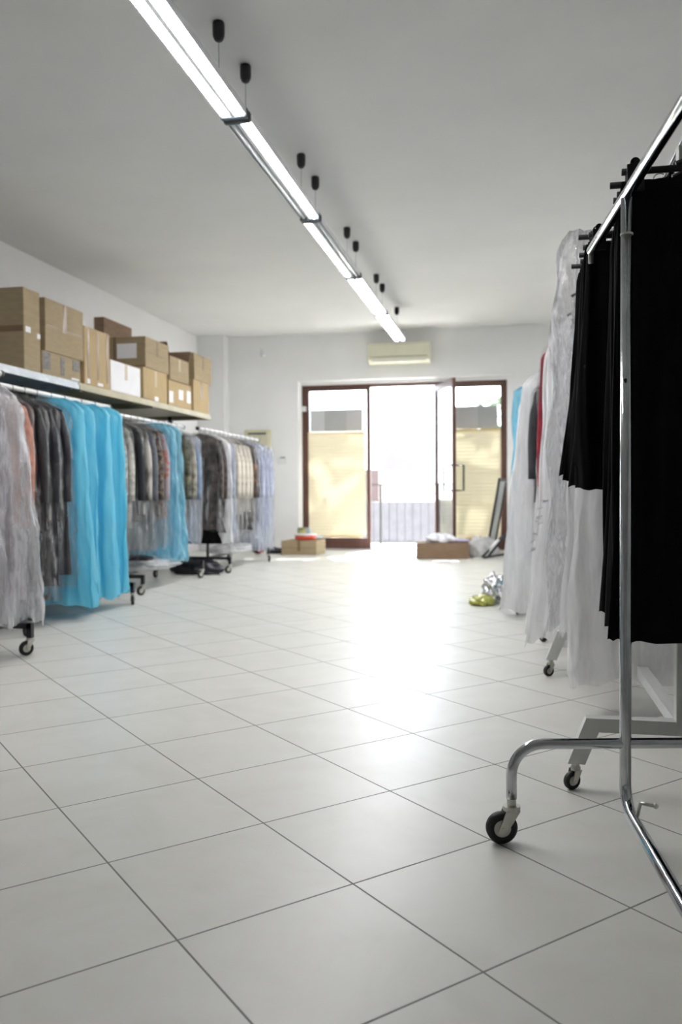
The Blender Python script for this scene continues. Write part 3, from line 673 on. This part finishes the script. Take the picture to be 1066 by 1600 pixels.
carton(6.85, 7.365, 1.642, 1.915, 'cardboard box below the dark labelled box, right of the white box', M_card3, depth=.34, seam=False, tape=M_tapec, extra=[('f', .45, .6, .0, .14, M_label)])
c = carton(6.90, 7.41, 1.917, 2.185, 'dark-sided cardboard box with white paper label stacked above the white box', M_card, depth=.38, extra=[('s', .30, .78, .3, .78, M_label), ('s', .02, .98, .0, .06, M_tape), ('s', .2, .28, .06, 1, M_tape)])
carton(7.40, 7.97, 1.642, 1.875, 'low cardboard box with white label marks under the small open box', M_card3, depth=.34, vt=False, seam=False, extra=[('f', .02, .18, .1, .55, M_label), ('f', .42, .62, .3, .7, M_label), ('f', .78, .96, .25, .75, M_label)])
carton(7.43, 7.91, 1.877, 2.10, 'small open cardboard box with raised brown flaps', M_card, depth=.32, seam=False, flaps=True, tape=M_tapec)
carton(8.03, 8.47, 1.642, 1.955, 'last lower cardboard box at the far end of the beige shelf', M_card3, depth=.33, seam=False)
carton(8.06, 8.56, 1.957, 2.225, 'last upper cardboard box at the far end, dark side towards us', M_card, depth=.36, seam=False)
carton(6.97, 7.53, 1.642, 2.385, 'reddish brown tall cardboard box standing behind the others against the wall', M_card2, x1=-3.52, depth=.1, vt=False, seam=False)

# ------------------------------------------------------------------ things on the floor at the far end
def floorbox(x0, x1, y0, y1, z1, rz, label, m):
    c = V(((x0+x1)/2, (y0+y1)/2, 0)); t = thing('cardboard_box', label, 'box', c)
    R3 = Matrix.Translation(c) @ Matrix.Rotation(rz, 4, 'Z'); hx, hy = (x1-x0)/2, (y1-y0)/2
    bm = BM(); box(bm, (-hx, -hy, 0), (hx, hy, z1)); bm.transform(R3); link('carton', bm, m, t, bevel=.006)
    bm = BM(); box(bm, (-.02, -hy-.002, z1*.25), (.02, -hy-.0005, z1)); bm.transform(R3); link('packing_tape', bm, M_tape, t)
    bm = BM(); box(bm, (-hx+.01, -hy-.0015, z1*.48), (hx-.01, -hy-.0003, z1*.52)); bm.transform(R3); link('seam', bm, M_tape, t)
    return R3, hx, hy
floorbox(-2.90, -2.42, 10.58, 11.0, .185, -.06, 'closed cardboard box on the floor left of the shop front', M_card)
floorbox(-1.13, -.50, 10.16, 10.62, .19, .12, 'closed cardboard box on the floor by the open door', M_card2)
t = thing('red_tub', 'flat white tub with a red band on the left floor box', 'tub', (-2.63, 10.78, .185))
bm = BM(); lathe(bm, (-2.63, 10.78, .188), [(.13, 0), (.14, .01), (.14, .055), (.13, .06)], 24); link('band', bm, mat('red_plastic', srgb(196, 70, 50), .4), t, True)
bm = BM(); lathe(bm, (-2.63, 10.78, .248), [(.145, 0), (.148, .012), (.14, .022)], 24); link('lid', bm, M_wplast, t, True)
t = thing('small_packet', 'small green and yellow packet on top of the red-banded tub', 'packet', (-2.66, 10.78, .27))
bm = BM(); box(bm, (-2.73, 10.74, .271), (-2.62, 10.83, .345)); link('packet_body', bm, fab('green_yellow_print', (.16, .2, .08), (.6, .55, .25), s=9), t, bevel=.008)
bm = BM(); box(bm, (-2.619, 10.745, .271), (-2.56, 10.825, .34)); link('packet_end', bm, fab('grey_green_print', (.35, .4, .42)), t, bevel=.006)
lump('white_garment_heap', (-.82, 10.34, .192), (.19, .14, .07), fab('white_cotton', (.78, .79, .85)), 'heap of folded white clothes on the box by the door', 'clothes', 12, .14, 3)
lump('lavender_garment_heap', (-.68, 10.40, .192), (.21, .16, .03), fab('lavender_fold', (.45, .42, .58)), 'lavender folded cloth beneath the white clothes on the box', 'clothes', 14, .06, 3)
lump('clear_film_heap', (-.34, 10.62, 0), (.20, .18, .16), M_plastw, 'crumpled clear plastic film on the floor right of the door box', 'plastic film', 16, .12, 4)
def slab(bm, c, sx, sy, sz, rot):
    box(bm, (-sx/2, -sy/2, 0), (sx/2, sy/2, sz)); 
t = thing('leaning_mirror', 'dark framed tall mirror leaning against the right jamb of the shop front', 'mirror', (-.17, 10.95, 0))
def leanframe(bm, w_, h_, s, th):
    box(bm, (-w_/2, -th, 0), (-w_/2+s, th, h_)); box(bm, (w_/2-s, -th, 0), (w_/2, th, h_)); box(bm, (-w_/2+s, -th, 0), (w_/2-s, th, s)); box(bm, (-w_/2+s, -th, h_-s), (w_/2-s, th, h_))
LM = Matrix.Translation((-.25, 10.9, .004)) @ Matrix.Rotation(math.radians(80), 4, 'Z') @ Matrix.Rotation(math.radians(10), 4, 'X')
bm = BM(); leanframe(bm, .5, .98, .04, .012); bm.transform(LM); link('mirror_frame', bm, M_bplast, t)
bm = BM(); box(bm, (-.215, -.004, .035), (.215, .004, .945)); bm.transform(LM); link('mirror_glass', bm, mat('silvered_glass', (.35, .38, .38), .08, 1), t)
t = thing('folded_stand', 'folded dark metal stand on the floor in front of the leaning mirror', 'stand', (-.18, 10.3, 0))
for a, b, m in (((-.33, 10.28, .014), (-.08, 10.33, .28), M_capgrey), ((-.26, 10.38, .014), (-.02, 10.36, .32), M_black_paint), ((-.31, 10.24, .014), (-.05, 10.24, .06), M_black_paint)):
    bm = BM(); cyl(bm, a, b, .014, 8); link('stand_leg', bm, m, t, True)
bm = BM(); cyl(bm, (-.24, 10.30, .10), (-.13, 10.30, .23), .018, 10); link('clamp', bm, M_silver, t, True)
# dark bag and shoes by the left wall end
t = thing('black_backpack', 'black bag standing on the floor beside the far end of the last rack', 'bag', (-3.24, 10.72, 0))
bm = BM(); bmesh.ops.create_icosphere(bm, subdivisions=3, radius=1)
for v in bm.verts: v.co = V((v.co.x*.12*(1-.35*max(0, v.co.z)), v.co.y*.09, .17+v.co.z*.17))
bm.transform(Matrix.Translation((-3.27, 10.72, 0))); link('bag_body', bm, M_blacksat, t, True)
bm = BM(); tube(bm, arc((-3.29, 10.72, .32), .045, 0, math.pi, 8), .009, 8); link('strap', bm, fab('ochre_strap', (.45, .36, .12)), t, True)
bm = BM(); box(bm, (-3.24, 10.62, .03), (-3.16, 10.64, .065)); link('zip_pull', bm, mat('red_trim', (.4, .03, .04), .5), t)
def shoe(x, y, rz, label):
    t = thing('black_shoe', label, 'shoe', (x, y, 0), 'black shoes by the bag'); X4 = Matrix.Translation((x, y, 0)) @ Matrix.Rotation(rz, 4, 'Z')
    bm = BM(); bmesh.ops.create_icosphere(bm, subdivisions=3, radius=1)
    for v in bm.verts:
        c = v.co; h_ = .045+.035*(c.x < 0)*min(1, -c.x*1.5); v.co = V((c.x*.13, c.y*.045, .022+max(0, c.z)*h_*1.3))
    bm.transform(X4); link('upper', bm, M_blacksat, t, True)
    bm = BM(); bmesh.ops.create_cone(bm, cap_ends=True, segments=20, radius1=1, radius2=1, depth=1)
    for v in bm.verts: v.co = V((v.co.x*.135, v.co.y*.05, .011+v.co.z*.022))
    bm.transform(X4); link('sole', bm, M_rubber, t)
shoe(-3.03, 10.80, .2, 'black shoe on the floor between the black bag and the cardboard box')

# ------------------------------------------------------------------ right side: far racks with milky bags
def rrack(xc, p0, p1, r0, r1, zr, label):
    t = rack(xc, p0, p1, r0, r1, zr, label, hw=.24, frame_m=M_white_paint, rail_m=M_white_paint, wheels=.032, zb=.14); t['group'] = 'rolling racks on the right'; return t
rrack(.41, 4.76, 5.34, 4.28, 5.42, 1.70, 'second rack on the right, behind the white one, hung with milky bags')
rrack(.30, 5.80, 7.0, 5.50, 7.15, 1.60, 'farthest rack on the right, with the pale bags nearest the shop front')
gW, gX, gY = 'bagged garments on the white rack', 'bagged garments on the second right rack', 'bagged garments on the farthest right rack'

# white rack (square tube) -------------------------------------------------
WXC, WZR = .462, 1.765
wr = thing('clothes_rack', 'white square-tube rolling rack carrying the black skirts', 'clothes rack', (.45, 3.1, 0), 'rolling racks on the right')
bm = BM(); tube(bm, [(WXC, 2.05, WZR), (WXC, 4.25, WZR)], .0135, 12); link('rail', bm, M_chrome, wr, True)
for y in (2.43, 3.88):
    bm = BM(); box(bm, (WXC-.02, y-.0205, .167), (WXC+.02, y+.0205, WZR-.01)); link('post', bm, M_white_paint, wr, bevel=.003)
    bm = BM(); s = .02
    half = [(.258, .075), (.305, .075), (.255, .205)]; inn = (.221, .167)
    out = [(half[0][0], half[0][1]), (half[1][0], half[1][1]), (half[2][0], half[2][1]), (-half[2][0], half[2][1]), (-half[1][0], half[1][1]), (-half[0][0], half[0][1]), (-inn[0], inn[1]), inn]
    lo = [bm.verts.new((WXC+px_, y-s, pz_)) for px_, pz_ in out]; hi = [bm.verts.new((WXC+px_, y+s, pz_)) for px_, pz_ in out]
    bm.faces.new(lo); bm.faces.new(hi[::-1])
    for k in range(8): bm.faces.new((lo[k], lo[(k+1) % 8], hi[(k+1) % 8], hi[k]))
    bmesh.ops.triangulate(bm, faces=[f for f in bm.faces if len(f.verts) > 4])
    link('foot_bar', bm, M_white_paint, wr)
    for sg in (-1, 1): caster(wr, WXC+sg*.282, y, .025, -2.6 if sg < 0 else -.7, zt=.085, w=.018, trail=.012)
bm = BM(); box(bm, (WXC-.018, 2.45, .167), (WXC+.018, 3.86, .203)); link('base_bar', bm, M_white_paint, wr)

# black skirts on clip hangers ---------------------------------------------
def skirt(x, y, zw, zb, wt, wb, label, seed, group, name='black_skirt', zr=WZR, clipz=.03):
    t = thing(name, label, 'skirt', (x, y, zb), group); EXT = (.0, .024, .004, .010)[seed % 4]
    bm = sheet(wt, wt*1.04, wb, .017, zw, zb, .05, seed, 7, .010, cx=x, cy=y, nz=24, ns=72, ragged=.004); link('skirt_cloth', bm, M_blackfab, t, True)
    bm = BM()
    tube(bm, arc((x, y, zr), .0185, math.radians(215), math.radians(0), 9)+[V((x+.012, y, zr-.02)), V((x, y, zr-.035)), V((x, y, zw+.03))], .0023, 8)
    link('hook', bm, M_chrome, t, True)
    bm = BM(); cyl(bm, (x-wt-EXT, y, zw+.022), (x+wt+EXT, y, zw+.022), .0085, 10); tube(bm, [(x-.07, y, zw+.03), (x-.03, y, zw+.045), (x+.03, y, zw+.045), (x+.07, y, zw+.03)], .009, 8)
    link('hanger_bar', bm, M_hanger, t, True)
    for s in (-1, 1):
        bm = BM(); cx = x+s*(wt-.03); box(bm, (cx-.02, y-.019, zw-.03), (cx+.02, y-.011, zw+.035)); box(bm, (cx-.02, y+.011, zw-.03), (cx+.02, y+.019, zw+.035)); cyl(bm, (cx, y-.014, zw+.04), (cx, y+.014, zw+.04), .012, 12)
        link('clip', bm, M_hanger, t, bevel=.002)
OD = ['nearest', 'second', 'third', 'fourth', 'fifth', 'sixth', 'farthest']
R = random.Random(7)
for k in range(7):
    y = 2.165+.072*k
    skirt(WXC+.005*k, y, 1.588+R.uniform(-.012, .012), .475+R.uniform(-.01, .02), .195, .215+.01*R.random(), OD[k] + ' long black skirt from the camera on the white rack, behind the chrome pole', 40+k, 'long black skirts on the white rack')
for k in range(6):
    y = 2.70+.078*k
    skirt(WXC-.02, y, 1.60+R.uniform(-.01, .01), .84+.010*k, .205, .248+.002*k, (OD[k] if k < 5 else 'farthest') + ' of the six shorter black skirts behind the long ones', 60+k, 'short black skirts on the white rack', name='short_black_skirt')

# milky bags ----------------------------------------------------------------
def bag(x, y, zr, top, fb, label, group, film=None, cloth=None, zb=.7, fw_=.25, fwb=.3, fth=.045, fslope=.22, fwt=.07, crum=.008, rag=.02, skew=0, w=.17, folds=4, sleeves=False):
    SEED[0] += 1
    t = thing('bagged_garment', label, 'garment', (x, y, fb), group)
    hanger(t, x, y, zr, zr-.06, half=.17)
    if cloth:
        bm = sheet(.05, w, w*1.1, .024, zr-.065, zb, .12, SEED[0], 3, .008, cx=x, cy=y); link('garment', bm, cloth, t, True)
    bm = sheet(fwt, fw_, fwb, fth, top, fb, fslope, SEED[0]+300, folds, .013, crumple=crum, cx=x, cy=y, ragged=rag, nz=44, ns=64, skew=skew); link('plastic_cover', bm, film or M_plastw, t, True)
    return t
pale = fab('off_white_cloth', (.75, .75, .76))
def bag_at(*a, **k): return bag(*a, **k)
bag(.50, 3.24, WZR, 1.66, .13, 'milky bag with a drooping crumpled hem behind the black skirts', gW, fw_=.23, fwb=.29, fth=.06, rag=.02, cloth=pale, zb=.8, crum=.006)
bag(.47, 3.42, WZR, 1.70, .27, 'milky bag on the white rack just behind the drooping one', gW, fw_=.22, fwb=.29, fth=.05, cloth=pale, zb=.6, crum=.005)
bag(.42, 3.62, WZR, 1.895, .25, 'tall clear bag whose torn peak stands above the white rack rail', gW, film=M_plastp, fw_=.235, fwb=.29, fth=.06, fslope=.13, fwt=.17, crum=.014, cloth=pale, zb=.6, rag=.02)
big = bag(.43, 4.02, WZR, 1.70, .13, 'wide milky bag with a slanted grey lettering strip on its left edge', gW, fw_=.25, fwb=.345, fth=.08, cloth=pale, zb=.6, crum=.004)
bm = BM(); Rk = random.Random(5)
PA, PB = V((.149, 3.93, .79)), V((.087, 3.93, .53)); ax_ = (PB-PA)/14; px_ = V((.032, 0, .008))
for k in range(14):
    c_ = PA+ax_*k
    for q_ in range(Rk.choice((1, 2, 3)) if k % 2 == 0 else Rk.choice((0, 1))):
        a_ = c_+px_*Rk.uniform(-.5, .1); b_ = a_+px_*Rk.uniform(.4, .9)+ax_*Rk.uniform(-.3, .3); th_ = ax_*.22; off = ax_*(q_*.3)
        bm.faces.new([bm.verts.new(p) for p in (a_+off, b_+off, b_+off+th_, a_+off+th_)])
link('printed_lettering', bm, mat('pale_grey_print', srgb(168, 168, 172), .7), big)
x = .41
bag(x, 4.40, 1.70, 1.70, .12, 'milky bag at the near end of the second right rack', gX, fw_=.24, fwb=.325, fth=.05, cloth=pale, crum=.005)
bag(x-.015, 4.56, 1.70, 1.72, .3, 'clear bag over a dark red garment on the second right rack', gX, film=M_plast, fw_=.245, fwb=.275, fth=.045, cloth=fab('dark_red_cloth', (.28, .02, .035)), zb=.85, w=.235)
bag(x, 4.98, 1.70, 1.70, .14, 'milky bag behind the dark red garment', gX, fw_=.23, fwb=.28, cloth=pale, crum=.005)
bag(x, 5.18, 1.70, 1.70, .14, 'milky bag at the far end of the second right rack', gX, fw_=.23, fwb=.28, cloth=pale, crum=.005)
x = .30
garment(x+.05, 5.56, 1.60, 'charcoal jacket in clear film at the near end of the farthest right rack', fab('charcoal_cloth', (.04, .04, .045)), .76, M_plast, .5, gY, w=.2, wb=.19, fw_=.22, fwb=.2)
bag(x, 5.68, 1.60, 1.59, .045, 'wide pale bag flaring to the floor on the farthest right rack', gY, fw_=.225, fwb=.385, fth=.07, fwt=.14, fslope=.1, cloth=pale, crum=.004, rag=.01)
bag(x, 5.98, 1.60, 1.58, .14, 'pale bag behind the wide flaring one', gY, fw_=.24, fwb=.31, fth=.07, cloth=pale)
bag(x-.03, 6.2, 1.60, 1.57, .14, 'light blue garment in a pale bag on the farthest right rack', gY, film=M_bluet, fw_=.25, fwb=.28, fwt=.2, fslope=.03, cloth=fab('light_blue_cloth', (.3, .6, .75)))
bag(x, 6.5, 1.60, 1.57, .14, 'last pale bag, nearest the shop front, on the farthest right rack', gY, fw_=.25, fwb=.30, cloth=pale)
lump('silver_film_heap', (-.10, 6.36, 0), (.10, .14, .13), mat('silver_foil', (.7, .7, .72), .18, .9, bump=1, bs=18), 'crumpled silver foil heap on the floor at the foot of the pale bags', 'foil', 22, .2, 5)
lump('yellow_green_pouch', (-.20, 6.20, 0), (.09, .10, .045), mat('yellow_green_film', srgb(178, 178, 90), .25, bump=.6, bs=18), 'shiny yellow-green pouch on the floor in front of the silver heap', 'pouch', 25, .15, 4)

# ------------------------------------------------------------------ chrome rack nearest the camera
ch = thing('chrome_rack', 'empty bent chrome tube rolling rack in the right foreground', 'clothes rack', (.27, 2.08, 0), 'rolling racks on the right')
r_ = .0135
PX, PY = .268, 2.08
cam_r = V((math.cos(YAW), math.sin(YAW), 0))
dr = V((-.079, 1, 0)).normalized()
bm = BM(); tube(bm, [(PX, PY, 1.515), (PX, PY, .20), (PX, PY, .15)] + [tuple(V((PX, PY, .088)) - dr*(.075*(1-math.cos(a)))*1.0 + V((0, 0, .055*(1-math.sin(a))))) for a in [k/8*math.pi/2 for k in range(1, 9)]] + [tuple(V((PX, PY, .088))-dr*1.6)], r_, 20)
link('post', bm, M_chrome, ch, True)
bm = BM(); tube(bm, [tuple(V((PX, PY, 1.525))+dr*.47), tuple(V((PX, PY, 1.525))-dr*1.65)], .0135, 20); link('rail', bm, M_chrome, ch, True)
bm = BM(); e = V((PX, PY, 1.525))+dr*.475; cyl(bm, e-dr*.01, e+dr*.006, .010, 12); cyl(bm, e-V((0, 0, .035)), e+V((0, 0, .008)), .008, 10); link('rail_stop', bm, M_zinc, ch, True)
bm = BM(); cyl(bm, (PX, PY, 1.430), (PX, PY, 1.434), r_+.0012, 20); link('collar', bm, M_zinc, ch)
bm = BM(); cyl(bm, (PX-.004, PY-r_-.0008, 1.092), (PX-.004, PY-r_+.002, 1.092), .004, 10); link('screw_hole', bm, M_bplast, ch)
# cross foot: horizontal tube bent down at both ends into casters
c0 = V((PX, PY+.002, .236)); L0 = .195; bendr = .075
pts = []
for sg in (-1, 1):
    seg = [c0+cam_r*sg*L0*(1 if sg < 0 else 1.7)]
    base = seg[0]
    arcp = [base+cam_r*sg*bendr*math.sin(a)-V((0, 0, bendr*(1-math.cos(a)))) for a in [k/10*math.pi/2 for k in range(1, 11)]]
    side_ = [base]+arcp+[arcp[-1]-V((0, 0, .055))]
    pts.append(side_)
bm = BM(); tube(bm, [tuple(p) for p in pts[0][::-1]+pts[1]], .0125, 20); link('cross_foot', bm, M_chrome, ch, True)
for side_, an in ((pts[0], math.pi+.25), (pts[1], .4)):
    p = side_[-1]; caster(ch, p.x, p.y, .0375, an, zt=p.z+.01, w=.024, trail=.024, hubm=M_hub)
# locking pin on the bend
bm = BM(); q = V((PX+.008, PY, .095))-dr*.085
tube(bm, [tuple(q), tuple(q+V((.006, -.01, .035))), tuple(q+V((.036, -.015, .032)))], .0045, 8); bmesh.ops.create_icosphere(bm, subdivisions=2, radius=.0065, matrix=Matrix.Translation(q+V((.038, -.015, .032))))
link('locking_pin', bm, M_zinc, ch, True)
